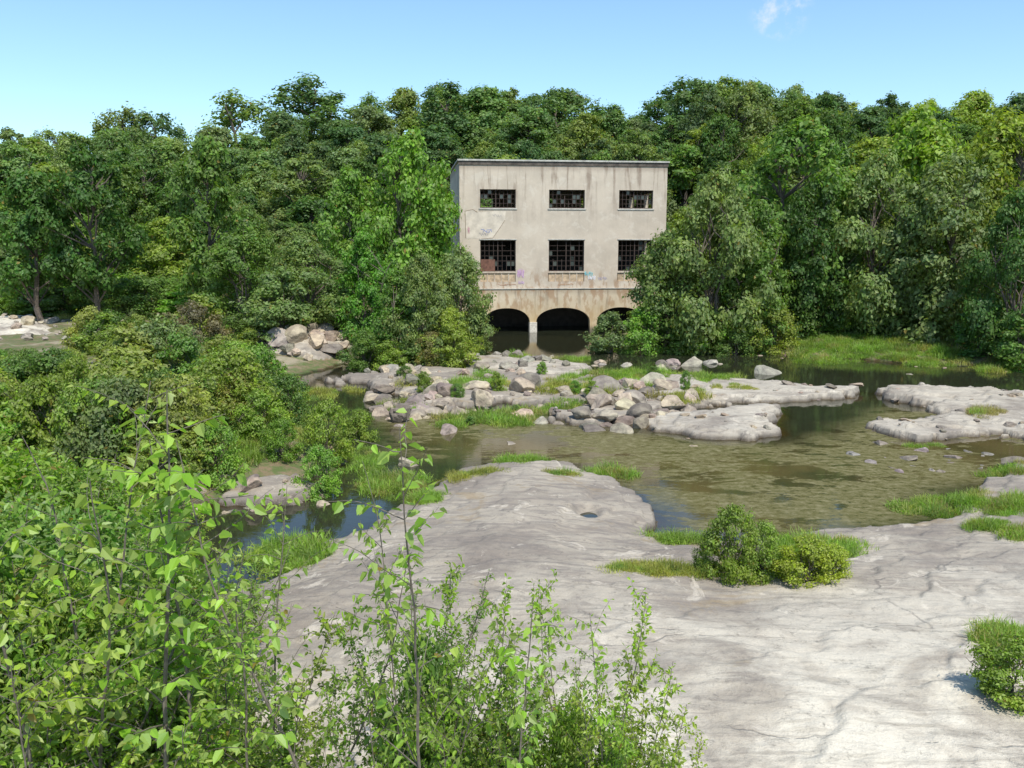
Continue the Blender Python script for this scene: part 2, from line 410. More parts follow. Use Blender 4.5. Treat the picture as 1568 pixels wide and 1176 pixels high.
# individual trees around the building
T=[('broadleaf_tree',FT[2],622,505,205,160,(.12,.225,.035)),
   ('broadleaf_tree',FT[0],540,505,262,120,(.10,.19,.035)),
   ('broadleaf_tree',FT[3],330,500,215,110,GM),
   ('broadleaf_tree',FT[4],150,498,230,150,GD),
   ('broadleaf_tree',FT[1],60,498,262,130,GD),
   ('willow_tree',FINE[0],700,528,350,110,GG),
   ('willow_tree',FINE[1],650,545,372,120,GG),
   ('willow_tree',FINE[2],560,530,350,90,(.11,.24,.035)),
   ('willow_tree',FINE[1],470,525,385,160,GG),
   ('willow_tree',FINE[0],380,510,350,140,GM),
   ('willow_tree',FINE[2],610,540,390,100,GM),
   ('willow_tree',FINE[0],690,548,440,95,GY),
   ('willow_tree',FINE[1],1085,521,238,190,GG),
   ('willow_tree',FINE[0],1030,519,325,160,(.14,.20,.06)),
   ('willow_tree',FINE[2],1150,520,300,120,GM),
   ('willow_tree',FINE[0],1240,515,275,140,GD),
   ('broadleaf_tree',FT[2],1215,508,190,220,GM),
   ('willow_tree',FINE[1],1330,515,240,190,GG),
   ('willow_tree',FINE[0],1440,522,235,210,GG),
   ('willow_tree',FINE[1],1550,540,290,160,GD),
   ('broadleaf_tree',FT[0],1390,505,170,200,(.17,.27,.04)),
   ('broadleaf_tree',FT[2],1520,510,180,230,(.19,.26,.04)),
   ('broadleaf_tree',FT[4],1660,530,170,230,GM)]
for t_ in T: ptree(*t_)
# shrubs on banks
S=[(935,530,455,75,GG),(985,530,445,80,GB),(1020,530,470,70,GM),(1075,530,450,90,GB),(1125,533,480,70,GM),(1180,530,455,90,GY),(1240,520,450,90,GM),(1160,530,440,80,GM),
   (1330,520,460,100,GD),(1420,525,465,100,GM),(1500,545,460,90,GD),(1560,555,470,90,GM),(1050,530,480,60,GY),(1280,520,480,70,GB),
   (560,552,480,80,GM),(600,556,510,70,GY),(640,552,500,80,GM),(690,545,490,80,GY),(725,530,480,60,GG),(660,556,505,60,(.2,.19,.07)),(520,530,450,90,GG),(430,540,430,110,GG),(490,520,440,90,GM)]
for u in range(-40,300,28):
    S.append((u+random.uniform(-8,8),random.uniform(482,496),random.uniform(405,455),random.uniform(70,120),random.choice([GD,GM,GM,GG,GB])))
for u,vb,vt,w,c in S: ptree('bank_shrub',random.choice(SHR+FINE[:1]),u,vb,vt,w,c,.5)
thick=empty('left_bank_shrub_thicket')
for i in range(230):
    v=random.uniform(505,725)
    u=random.uniform(-140,400 if v>600 else 470)
    if 395<u<560 and v<600:continue
    if v<548 and u<120:continue
    if u>320 and v>685:continue
    x,y=G(u,v,.8)
    H=random.choice([.9,1.3,1.8,2.4,3.4])*random.uniform(.8,1.2)
    if v>640:H=random.choice([.8,1.1,1.6,2.5,3.2])
    if u<125:H=min(H,max(.7,ztop(538,y)-.9))
    plant('shrub',random.choice(SHR),x,y,H,H*random.uniform(.8,1.4),random.choice([GM,GY,GG,GB,(.2,.25,.05),(.23,.26,.06)]),thick)
for u,vb,vt,w,c in [(500,690,600,90,GY),(490,735,655,80,GB),(550,655,590,60,GY),(440,650,570,90,GM),(430,610,540,90,GY),(330,730,640,100,GB),(250,745,650,120,GY),(180,735,600,140,GB),(300,560,470,100,(.15,.13,.08)),
                    (400,680,600,90,GY),(430,700,640,70,GB),(380,640,560,90,GY),(360,600,520,90,GG)]:
    ptree('bank_shrub',random.choice(SHR),u,vb,vt,w,c,.5)
# ---------------------------------------------------------------- grass
def tuft(name,seed,n=170,h=.4,r=.42,w=.016):
    rg=np.random.default_rng(seed);mb=MB()
    a=rg.uniform(0,6.28,n);rr=r*np.sqrt(rg.random(n));p=np.stack([np.cos(a)*rr,np.sin(a)*rr,np.full(n,-.04)],-1)
    ln=h*rg.uniform(.4,1.15,n)*(1-.5*(rr/r)**2)
    az=rg.uniform(0,6.28,n);le=rg.uniform(.05,.9,n)
    d=np.stack([np.cos(az)*le,np.sin(az)*le,np.ones(n)],-1);d=unit(d)
    wv=np.stack([-np.sin(az+rg.normal(size=n)*.7),np.cos(az),np.zeros(n)],-1)*w
    m=p+d*ln[:,None]*.55;e=p+d*ln[:,None]+np.stack([np.cos(az)*le,np.sin(az)*le,-le*.6],-1)*ln[:,None]*.5
    V=np.stack([p-wv*.5,p+wv*.5,m+wv*.45,m-wv*.45,e+wv*.1,e-wv*.1],1).reshape(-1,3)
    i=np.arange(n)[:,None]*6
    mb.add(V,np.concatenate([i+np.array([[0,1,2,3]]),i+np.array([[3,2,4,5]])]),1)
    me=mb.mesh(name,[BARK,LEAF]);return me
TU=[tuft('tuft_a',31),tuft('tuft_b',32,200,.5,.45),tuft('tuft_c',33,150,.28,.5)]
def gpatch(u,v,ru,rv,n,col=GB,hs=1.0,zb=.2,name='grass_patch'):
    e=empty(name);P=[]
    for i in range(n):
        a=random.uniform(0,6.28);r=random.random()**.6*(1+.25*math.sin(3*a+u))
        P.append(G(u+math.cos(a)*r*ru,v+math.sin(a)*r*rv,zb))
    P=np.array(P);zz=terrain(P[:,0],P[:,1])[0]
    for (x,y),z in zip(P,zz):
        s=hs*random.choice([.5,.7,.9,1.1,1.35])
        cc=col if random.random()<.65 else random.choice([(.28,.27,.09),(.15,.23,.05),(.2,.27,.05)])
        ob('tuft',random.choice(TU),(x,y,max(z,-.03)),(0,0,random.uniform(0,6.28)),(s*1.1,s*1.1,s),e,jit(cc,.25))
GR=(.17,.28,.04);GYW=(.26,.28,.06)
for a in [(735,592,45,12,50,GR),(770,634,60,13,60,GR),(930,580,85,9,90,GR),(1000,573,70,8,60,GR),(880,600,60,9,50,GYW),(1090,582,40,7,30,GR),
          (795,548,25,7,26,GR),(872,548,28,5,22,GR),(690,600,30,12,26,GR),(700,640,30,8,20,GR),(1040,610,40,10,26,GYW),(860,620,40,6,26,GR),(640,590,30,10,20,GR),
          (655,770,32,9,30,GR,.7),(725,733,45,7,36,GYW,.6),(800,708,38,7,34,GR,.7),(930,718,35,7,38,GR,.8),(600,735,45,18,80,GR,.9),(445,845,50,22,90,GR,1),
          (860,733,28,4,18,GYW,.5),(1000,915,75,12,90,GYW,.5),(1040,828,45,8,40,GR,.7),(1240,860,60,30,120,GR,.8),(1160,895,60,12,70,GYW,.5),
          (1450,768,65,16,100,GR,.7),(1548,785,35,16,60,GR,.7),(1520,822,30,8,30,GR,.6),(1560,845,20,8,20,GR,.6),(1510,637,35,6,30,(.28,.26,.11),.6),
          (1530,1050,30,26,30,GR,.7),(1290,538,95,13,320,GR,1.1),(1430,548,80,8,180,GR,1.0),(950,524,40,6,60,GR,1.2),(1530,560,40,5,60,GR,1),
          (350,700,60,30,80,GR,.9),(500,640,60,20,60,GR,.9),(560,700,30,20,40,GR,.8),(60,496,110,6,90,GYW,1.2),(480,595,60,10,50,GYW,.9),(420,665,60,25,80,GR,.9),
          (1545,720,30,8,30,GR,.7),(1420,675,30,4,12,GR,.5),(970,600,30,5,16,GR,.8),(1130,598,30,4,14,GYW,.6),(610,620,30,8,20,GR,.8)]:
    gpatch(*a)
for u,vb,w in [(905,610,18),(720,640,22),(880,603,18),(1000,585,20),(760,600,16),(940,570,18),(700,610,22),(1050,600,16),(830,575,14),(650,600,22),(620,580,24),(790,625,18)]:
    x,y=G(u,vb,.3);plant('rock_bush',random.choice(SHR),x,y,random.uniform(.6,1.1),w/FPX*y*1.3,random.choice([GM,GY,GB]))
# bush on the slab
for u,vb,vt,w in [(1120,893,775,110),(1165,885,800,90),(1085,885,830,60)]:
    x,y=G(u,vb,.6);plant('rock_bush',SHR[1],x,y,ztop(vt,y)-tz(x,y),w/FPX*y,(.18,.26,.045))
for u,vb,vt,w in [(1235,900,820,100),(1275,892,832,60)]:
    x,y=G(u,vb,.6);plant('rock_bush',SHR[0],x,y,ztop(vt,y)-tz(x,y),w/FPX*y,(.24,.32,.04))
x,y=G(1545,1085,1.);plant('rock_bush',SHR[0],x,y,1.0,1.3,GY)
# ---------------------------------------------------------------- boulders
def boulder_mat():
    t=NT('boulder_granite');co=t.n('ShaderNodeTexCoord').outputs['Object'];oi=t.n('ShaderNodeObjectInfo')
    n=t.noise(co,1.6,6,.65);f=t.noise(co,14,4,.7)
    c=t.mix(t.mr(n,.35,.65),(.24,.20,.165),(.42,.365,.285))
    c=t.mix(t.mr(f,.5,.8,0,.5),c,(.16,.14,.125))
    c=t.mix(1.0,c,oi.outputs['Color'],'MULTIPLY')
    p=t.n('ShaderNodeBsdfPrincipled',Base_Color=c,Roughness=.88)
    t.put(p.inputs['Normal'],t.bump(t.math('ADD',n,t.math('MULTIPLY',f,.3)),.7,.08))
    return t.out(p.outputs[0])
BM=boulder_mat()
import bmesh
def boulder(name,seed):
    rg=np.random.default_rng(seed);bm=bmesh.new();bmesh.ops.create_icosphere(bm,subdivisions=4,radius=1)
    P=[(unit(rg.normal(size=3)),rg.uniform(.45,.8)) for _ in range(11)]
    for v in bm.verts:
        c=np.array(v.co)
        for n,d in P:
            k=c@n-d
            if k>0:c=c-n*k*.97
        q=Vector(c);q+=q.normalized()*(.09*mn.noise(q*1.6+Vector((seed,0,0)))+.035*mn.noise(q*5))
        v.co=q
    me=bpy.data.meshes.new(name);bm.to_mesh(me);bm.free();me.materials.append(BM)
    me.polygons.foreach_set('use_smooth',[False]*len(me.polygons));return me
BO=[boulder('boulder_%d'%i,40+i) for i in range(8)]
def bould(u,v,wpx,hr=.55,col=(1,1,1),parent=None,zoff=0,name='boulder'):
    x,y=G(u,v,.2);s=wpx/FPX*y/2/.82
    return ob(name,random.choice(BO),(x,y,max(tz(x,y),-.15)+s*hr*.2+zoff),(random.uniform(-.3,.3),random.uniform(-.3,.3),random.uniform(0,6.28)),(s,s*random.uniform(.6,1),s*hr),parent,jit(col,.12))
LT=(1.2,1.13,1.0);DK=(.66,.64,.62)
for a in [(685,655,48,.55,(.95,.9,.9)),(625,703,42,.6,LT),(787,673,40,.25,(.9,.87,.85)),(1183,567,58,.3,(.85,.85,.85)),(1060,555,40,.7),(1030,553,28,.6),(1085,552,30,.5),(958,555,26,.5),
          (20,720,60,.6,(1.1,1.05,.9)),(845,543,22,.5,LT),(930,645,34,.6,DK),(975,620,44,.6),(960,640,46,.6,DK),(905,652,40,.5,(.5,.48,.46)),(1030,620,40,.6,LT),(1350,672,36,.5,DK),(1390,693,40,.4,DK),
          (1310,688,36,.4,(.8,.8,.85)),(1385,715,30,.4,(.75,.75,.8)),(1430,712,26,.5,(1,1,1)),(1555,708,40,.5,DK),(1395,568,20,.4),(1310,594,26,.25,LT),(610,645,30,.5),(640,628,50,.6,(.9,.87,.85)),(495,750,36,.5,DK)]:
    bould(*a)
def pile(name,n,poly,wr,col,zo=0,hr=(.45,.8)):
    e=empty(name);us=[p[0] for p in poly];vs=[p[1] for p in poly];c=0
    while c<n:
        u=random.uniform(min(us),max(us));v=random.uniform(min(vs),max(vs))
        if sdist(np.array([u]),np.array([v]),poly)[0]<0:continue
        bould(u,v,wr[0]+(wr[1]-wr[0])*random.random()**2,random.uniform(*hr),random.choice(col),e,zo,'rock');c+=1
pile('boulder_pile',90,[(390,550),(410,515),(450,500),(540,500),(555,548),(470,558)],(12,46),[LT,(1,1,1),DK,LT],.1)
pile('midstream_rocks',150,[(570,600),(700,595),(850,600),(1000,590),(1080,600),(1040,640),(940,655),(850,645),(740,620),(640,640),(590,640)],(8,50),[(.95,.9,.88),DK,(1,.95,.9),(.6,.57,.55),LT])
pile('midstream_rocks',70,[(560,560),(720,545),(900,550),(1110,548),(1110,565),(900,565),(700,590),(560,600)],(8,30),[LT,(.9,.9,.9),DK])
pile('shore_rocks',70,[(0,700),(60,725),(330,740),(480,735),(500,765),(400,780),(200,790),(0,770)],(10,46),[LT,(1,.95,.85),DK])
pile('shore_rocks',60,[(1290,685),(1400,672),(1568,680),(1568,705),(1440,715),(1340,712)],(8,34),[DK,(.8,.8,.85)],0,(.3,.5))
pile('shore_rocks',35,[(560,560),(640,545),(640,640),(600,650),(560,620)],(10,34),[LT,DK])
pile('shore_rocks',22,[(1100,535),(1560,560),(1560,566),(1100,542)],(6,14),[(1,.9,.8)])
pile('shore_rocks',20,[(1180,590),(1310,600),(1300,620),(1190,625)],(6,22),[(1,.9,.8),DK],0,(.3,.5))
pile('shore_rocks',18,[(980,650),(1200,628),(1190,665),(1040,680)],(6,24),[(1,.9,.8),DK],0,(.3,.5))
pile('shore_rocks',30,[(1340,600),(1568,600),(1568,670),(1340,665)],(6,22),[(1,.92,.82),DK],0,(.25,.45))
pile('shore_rocks',40,[(0,498),(180,500),(230,525),(120,540),(0,540)],(8,28),[LT,(1,1,1)],.05,(.3,.6))
# ---------------------------------------------------------------- powerhouse
B=empty('abandoned_powerhouse',(-4.72,81.2,0),(0,0,math.radians(7)))
W=19.15;D=15.0;HT=15.2
def conc(name,base,stain,top=15.2,yel=(.5,.4,.22),yl=0.0):
    t=NT(name);co=t.n('ShaderNodeTexCoord').outputs['Object']
    z=t.n('ShaderNodeSeparateXYZ',i0=co).outputs[2]
    n1=t.noise(co,.5,6,.6);n2=t.noise(co,5,5,.7)
    dr=t.noise(t.mapv(co,(1.5,1.5,.14)),1.1,6,.65,.3)
    c=t.mix(t.mr(n1,.35,.65),base,tuple(x*.86 for x in base))
    c=t.mix(t.mr(t.noise(co,.9,6,.7,.6),.52,.62,0,.4),c,(.66,.59,.49))
    g=t.math('MULTIPLY',t.mr(z,top-6.,top,0.08,1),t.mr(n1,.35,.6,.5,1))
    c=t.mix(t.math('MULTIPLY',t.mr(dr,.50,.63,0,.85),g),c,stain)
    c=t.mix(t.mr(z,top-.8,top-.2,0,.45),c,stain)
    lo=t.mr(z,6.5,4.2,0,1)
    c=t.mix(t.math('MULTIPLY',t.mr(t.noise(t.mapv(co,(1.2,1.2,.5)),1.4,5,.6),.47,.6,0,.65),lo),c,(.31,.175,.09))
    c=t.mix(t.math('MULTIPLY',t.mr(z,3.8,.2,0,yl),t.mr(n1,.3,.6,.5,1)),c,yel)
    c=t.mix(t.mr(z,.8,.1,0,.9),c,(.10,.085,.06))
    c=t.mix(t.mr(n2,.6,.8,0,.35),c,(.2,.17,.14))
    p=t.n('ShaderNodeBsdfPrincipled',Base_Color=c,Roughness=.9)
    t.put(p.inputs['Normal'],t.bump(t.math('ADD',n1,t.math('MULTIPLY',n2,.4)),.5,.05))
    return t.out(p.outputs[0])
CW=conc('stained_concrete',(.58,.49,.385),(.22,.155,.11))
CB=conc('base_concrete',(.60,.50,.36),(.26,.2,.14),4.1,(.52,.38,.19),.85)
STL=simple('rusted_window_steel',(.05,.032,.025),.8,.4,10)
COP=simple('coping_concrete',(.44,.42,.37),.9,.2,3)
DARK=simple('dark_interior',(.05,.045,.04),.9,.3,2)  # near-black floors and partition: the interior's darkness put into the colour
PAN=simple('sill_panel',(.47,.35,.23),.9,.3,3)
BRK=simple('rusty_board',(.16,.075,.05),.9,.3,5)
PEEL=simple('bare_plaster_patch',(.60,.52,.42),.9,.16,1.6)
GL=NT('dirty_glass');GLM=GL.out(GL.n('ShaderNodeBsdfPrincipled',Base_Color=(.05,.06,.055),Roughness=.15).outputs[0])
def box(name,x0,x1,y0,y1,z0,z1,mat,parent=B,bev=0):
    V=[(x,y,z) for z in (z0,z1) for y in (y0,y1) for x in (x0,x1)]
    me=mk(name,V,[(0,2,3,1),(4,5,7,6),(0,1,5,4),(2,6,7,3),(0,4,6,2),(1,3,7,5)],[mat])
    o=ob(name,me,parent=parent)
    if bev:
        m=o.modifiers.new('b','BEVEL');m.width=bev;m.segments=2
    return o
WX=[(1.85,5.1),(8.15,11.45),(14.65,17.85)]
ZR=[(5.6,8.42),(11.3,12.95)]
def wallgrid(name,length,z0,z1,opens,mat,th,flip=False):
    xs=sorted(set([0,length]+[a for o in opens for a in o[:2]]+list(np.arange(0,length,1.6))))
    zs=sorted(set([z0,z1]+[a for o in opens for a in o[2:]]+list(np.arange(z0,z1,1.6))))
    V=[(x,0,z) for z in zs for x in xs];nx=len(xs);Q=[]
    for j in range(len(zs)-1):
        for i in range(nx-1):
            cx=(xs[i]+xs[i+1])/2;cz=(zs[j]+zs[j+1])/2
            if any(o[0]<cx<o[1] and o[2]<cz<o[3] for o in opens):continue
            Q.append((j*nx+i,j*nx+i+1,(j+1)*nx+i+1,(j+1)*nx+i))
    me=mk(name,V,Q,[mat]);o=ob(name,me,parent=B)
    m=o.modifiers.new('s','SOLIDIFY');m.thickness=th;m.offset=-1;m.use_even_offset=False
    return o
op=[(a,b,c,d) for a,b in WX for c,d in ZR]+[(1.85,5.1,4.66,5.45),(8.1,11.5,4.66,5.45),(14.6,17.9,4.66,5.45)]
wallgrid('front_wall',W,4.05,HT,op,CW,.4)
opb=[(a,b,c,d) for a,b in WX for c,d in ZR]
o=wallgrid('back_wall',W,0,HT,opb,CW,.4);o.location=(W,D,0);o.rotation_euler=(0,0,math.pi)
opl=[(3,6,11.3,12.95),(9,12,11.3,12.95),(3,6,5.6,8.4)]
o=wallgrid('left_wall',D-.82,0,HT,[],CW,.4);o.location=(0,D-.41,0);o.rotation_euler=(0,0,-math.pi/2)
o=wallgrid('right_wall',D-.82,0,HT,opl,CW,.4);o.location=(W,.41,0);o.rotation_euler=(0,0,math.pi/2)
# base with arches
arch=[(2.1,6.4),(7.0,12.05),(12.75,17.2)]
def abot(t): return .95+1.3*math.sqrt(max(0,1-abs(t)**2.2))
V=[];Q=[]
def strip(pairs):
    global V,Q
    n=len(V)
    for x,b in pairs: V+=[(x,-.12,b),(x,-.12,4.0)]
    for i in range(len(pairs)-1): Q.append((n+2*i,n+2*i+2,n+2*i+3,n+2*i+1))
prev=-.06
for a,b in arch:
    strip([(prev,-.9),(a,-.9)])
    strip([(a+(b-a)*(1-math.cos(math.pi*i/28))/2,abot(-math.cos(math.pi*i/28))) for i in range(29)])
    prev=b
strip([(prev,-.9),(W+.06,-.9)])
me=mk('arched_base_wall',V,Q,[CB]);o=ob('arched_base_wall',me,parent=B)
m=o.modifiers.new('s','SOLIDIFY');m.thickness=.6;m.offset=-1
box('ledge',-.1,W+.1,-.19,.1,3.98,4.045,COP,bev=.02)
box('pier_cap',6.35,7.05,-.3,.55,-.9,.95,simple('pale_pier',(.55,.5,.42),.9),bev=.04)
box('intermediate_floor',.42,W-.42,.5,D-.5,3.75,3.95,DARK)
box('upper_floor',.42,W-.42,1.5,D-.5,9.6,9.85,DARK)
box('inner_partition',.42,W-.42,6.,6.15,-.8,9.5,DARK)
box('roof',.02,W-.02,.02,D-.02,HT+.003,HT+.2,COP)
box('roof_coping',-.16,W+.16,-.16,.36,HT+.21,HT+.36,COP,bev=.02)
box('roof_coping_left',-.16,.36,.37,D+.1,HT+.21,HT+.355,COP,bev=.02)
box('roof_coping_right',W-.36,W+.16,.37,D+.1,HT+.21,HT+.355,COP,bev=.02)
box('coping_dark_strip',-.07,W+.07,-.07,.0-.004,HT-.12,HT+.2,simple('dark_strip',(.1,.08,.065),.9,.4,2))  # dark strip along the wall top, below the coping
rw=random.Random(5)
for wi,(a,b) in enumerate(WX):
    for zi,(c,d) in enumerate(ZR):
        nv=9 if zi else 8;nh=4 if zi else 6
        mb=[]
        for i in range(nv+1):
            x=a+.03+(b-a-.06)*i/nv;full=rw.random()
            t_=.045 if i in(0,nv,nv//2) else .022
            z1=d if full>.18 or i in(0,nv) else d-(d-c)*rw.uniform(.3,.7)
            mb.append((x-t_,x+t_,.2,.25,c,z1))
        for j in range(nh+1):
            z=c+.03+(d-c-.06)*j/nh
            t_=.045 if j in(0,nh) else .02
            x1=b if rw.random()>.2 or j in(0,nh) else b-(b-a)*rw.uniform(.2,.6)
            mb.append((a,x1,.252,.29,z-t_,z+t_))
        V=[];Q=[]
        for x0,x1,y0,y1,z0,z1 in mb:
            n=len(V);V+=[(x,y,z) for z in (z0,z1) for y in (y0,y1) for x in (x0,x1)]
            Q+=[tuple(q+n for q in f) for f in [(0,2,3,1),(4,5,7,6),(0,1,5,4),(2,6,7,3),(0,4,6,2),(1,3,7,5)]]
        ob('window_grid',mk('window_grid',V,Q,[STL]),parent=B)
        for k_ in range(7):
            i=rw.randrange(nv);j=rw.randrange(nh)
            box('pane',a+(b-a)*i/nv+.04,a+(b-a)*(i+1)/nv-.04,.3,.306,c+(d-c)*j/nh+.03,c+(d-c)*(j+1)/nh-.03,GLM)
        if zi: box('sill',a-.12,b+.12,-.06,-.003,c-.14,c-.02,COP,bev=.01)
        else: box('lintel',a-.08,b+.08,-.05,-.003,d+.02,d+.12,COP,bev=.01)
    box('sill_panel',a+.01,b-.01,.09,.3,4.67,5.44,PAN)
    n_=5
    for i in range(1,n_): box('panel_rib',a+(b-a)*i/n_-.05,a+(b-a)*i/n_+.05,.04,.087,4.67,5.44,CW)
box('sill_board',1.9,3.2,.1,.19,5.62,6.7,BRK)
pp=[(.55,8.6),(.5,11.0),(1.2,11.15),(1.6,10.9),(3.2,11.02),(4.2,11.05),(4.1,10.2),(3.7,9.6),(3.2,8.9),(3.0,8.62),(1.9,8.55)]
def poly(name,pts,y,mat):
    me=bpy.data.meshes.new(name);me.from_pydata([(x,y,z) for x,z in pts],[],[list(range(len(pts)))]);me.materials.append(mat);return ob(name,me,parent=B)
poly('bare_plaster_patch',pp,-.008,PEEL)
def paint(name,pts,col,w=.035,y=-.03):
    cu=bpy.data.curves.new(name,'CURVE');cu.dimensions='3D';cu.bevel_depth=w;cu.bevel_resolution=1
    sp=cu.splines.new('POLY');sp.points.add(len(pts)-1)
    for p,(x,z) in zip(sp.points,pts):p.co=(x,y,z,1)
    m=simple('paint_'+name,col,.7,.15);cu.materials.append(m)
    o=bpy.data.objects.new(name,cu);scene.collection.objects.link(o);o.parent=B;o.scale=(1,.3,1);o.location=(0,-.004,0);return o
paint('crack_edge',[pp[0],pp[1],pp[2],pp[3]],(.2,.14,.09),.03,-.02)
paint('crack_edge',[pp[6],pp[7],pp[8],pp[9],pp[10]],(.3,.22,.15),.025,-.02)
def scrib(cx,cz,w,h,col,seed,n=22,t=.035):
    rr=random.Random(seed)
    paint('graffiti',[(cx+w*(i/n-.5)+rr.uniform(-.12,.12)*w,cz+h*math.sin(i*1.9+rr.random())*.5) for i in range(n+1)],col,t)
scrib(2.5,9.25,1.0,.35,(.12,.18,.45),1,16,.025);scrib(2.2,8.95,.8,.25,(.15,.15,.2),2,14,.02);scrib(3.4,10.6,.8,.3,(.2,.2,.25),3,12,.012)
scrib(.8,9.3,.15,.7,(.5,.25,.3),4,10,.025);scrib(5.55,5.4,.6,.9,(.5,.28,.52),5);scrib(5.6,4.6,.5,.3,(.5,.35,.5),6)
scrib(11.9,5.35,.7,.5,(.15,.5,.55),7);scrib(12.2,5.0,.6,.4,(.7,.7,.75),8);scrib(9.8,4.4,1.4,.15,(.5,.25,.12),9,20,.02);scrib(4.3,4.4,1.8,.12,(.45,.2,.1),10,20,.02)
scrib(5.6,3.1,1.2,.3,(.35,.2,.1),11,20,.015);scrib(1.1,5.0,.7,.4,(.2,.2,.3),12,18,.02);scrib(13.2,4.9,.8,.35,(.3,.3,.45),13,18,.02)
# ---------------------------------------------------------------- foreground saplings
def sapling(name,seed,H=4.5,stems=7,spread=.35,leaf=.12,lw=.5,bstep=.13,blen=1.15,twigs=True,lstep=.045,start=.12,rad=.020,droop=.25,big=False):
    rg=np.random.default_rng(seed);mb=MB();LP=[];LD=[];LN=[];LL=[]
    def walk(p,d,L,step,wob,grav):
        pts=[p.copy()];n=max(2,int(L/step))
        for i in range(n):
            d=unit(d+rg.normal(size=3)*wob+np.array([0,0,grav]));p=p+d*step;pts.append(p.copy())
        return np.array(pts)
    def leafline(pts,st,size,s0=.15):
        seg=np.linalg.norm(np.diff(pts,axis=0),axis=1);cum=np.concatenate([[0],np.cumsum(seg)]);L=cum[-1];s=L*s0;side=1
        while s<=L:
            i=min(len(seg)-1,np.searchsorted(cum,s)-1);i=max(0,i);t=(s-cum[i])/max(seg[i],1e-6)
            p=pts[i]+(pts[i+1]-pts[i])*t;d=unit(pts[i+1]-pts[i])
            sd=unit(np.cross(d,np.array([0,0,1.])+rg.normal(size=3)*.3))*side;side=-side
            dd=unit(d*.55+sd*.8+rg.normal(size=3)*.28+np.array([0,0,-droop]))
            LP.append(p+dd*size*.12);LD.append(dd);LN.append(unit(np.array([0,0,1.])+rg.normal(size=3)*.6));LL.append(size*rg.uniform(.55,1.2)*(1 if s<L*.85 else .7))
            s+=st*rg.uniform(.6,1.5)
    for k in range(stems):
        a=rg.uniform(0,6.28);d=unit(np.array([math.cos(a)*spread,math.sin(a)*spread,1.])*1.0)
        hh=H*rg.uniform(.65,1.0) if k else H
        pts=walk(np.array([math.cos(a)*.12,math.sin(a)*.12,-.1]),d,hh,.2,.05,.03)
        r0=rad*hh/H*1.0;n=len(pts)
        mb.tube(pts,[r0*(1-i/n)**.8+.003 for i in range(n)],6,0)
        leafline(pts[int(n*.7):],lstep*1.0,leaf)
        s=hh*start
        while s<hh*.97:
            i=min(n-2,int(s/.2));f=s/hh
            a=rg.uniform(0,6.28);d=unit(np.array([math.cos(a),math.sin(a),rg.uniform(.3,.9)]))
            L=blen*rg.uniform(.5,1.15)*(1.15-f*(.85 if not big else .6))
            bp=walk(pts[i],d,L,.1,.09,.02 if not big else -.02)
            m=len(bp);br=max(.0035,r0*(1-f)*.5)
            mb.tube(bp,[br*(1-j/m)+.002 for j in range(m)],4,0)
            leafline(bp,lstep,leaf,.2)
            if twigs:
                for q in range(int(L/.12)):
                    j=rg.integers(1,m);a=rg.normal(size=3);dd=unit(unit(bp[-1]-bp[0])*.8+unit(a)*.8)
                    tp=walk(bp[min(j,m-1)],dd,L*rg.uniform(.2,.45),.08,.1,0)
                    mb.tube(tp,[.003*(1-jj/len(tp))+.0012 for jj in range(len(tp))],3,0)
                    leafline(tp,lstep*.9,leaf*.95,.1)
            s+=bstep*rg.uniform(.5,1.5)
    mb.leaves(LP,LD,LN,LL,lw)
    me=mb.mesh(name,[BARKG,LEAFN]);me['H']=float(H);me['R']=float(1);return me
NS=[sapling('near_shrub_a',51),sapling('near_shrub_b',52,stems=8,spread=.5),sapling('near_shrub_c',53,stems=6,spread=.28,leaf=.135),sapling('near_shrub_d',54,stems=7,spread=.5,leaf=.10,lw=.42)]
BIG=[sapling('big_leaf_a',61,H=6,stems=1,spread=.1,leaf=.17,lw=.6,bstep=.13,blen=1.0,twigs=False,lstep=.07,start=.3,rad=.028,droop=.7,big=True),
     sapling('big_leaf_b',62,H=6,stems=2,spread=.2,leaf=.15,lw=.6,bstep=.2,blen=1.5,twigs=False,lstep=.075,start=.3,rad=.026,droop=.65,big=True),
     sapling('big_leaf_c',63,H=6,stems=3,spread=.3,leaf=.14,lw=.55,bstep=.24,blen=1.2,twigs=True,lstep=.10,start=.4,rad=.024,droop=.5,big=True)]
DN=[crown('leafy_shrub_a',71,4,1.9,.05,46,17000,.115,nsub=16,lr=(.14,.30),stems=7,trunk=.035,tight=.38,pointed=True),
    crown('leafy_shrub_b',72,4,1.6,.05,38,14000,.115,nsub=16,lr=(.14,.32),stems=6,trunk=.035,tight=.38,pointed=True)]
def near(name,me,x,y,topv,rotz,wid=1.0,col=GY,tilt=(0,0)):
    z=tz(x,y);H=ztop(topv,y)-z;s=H/me['H']
    ob(name,me,(x,y,z),(tilt[0],tilt[1],rotz),(s*wid,s*wid,s),None,jit(col,.08))
NG=(.16,.255,.04);NY=(.22,.30,.05);ND=(.12,.215,.045)
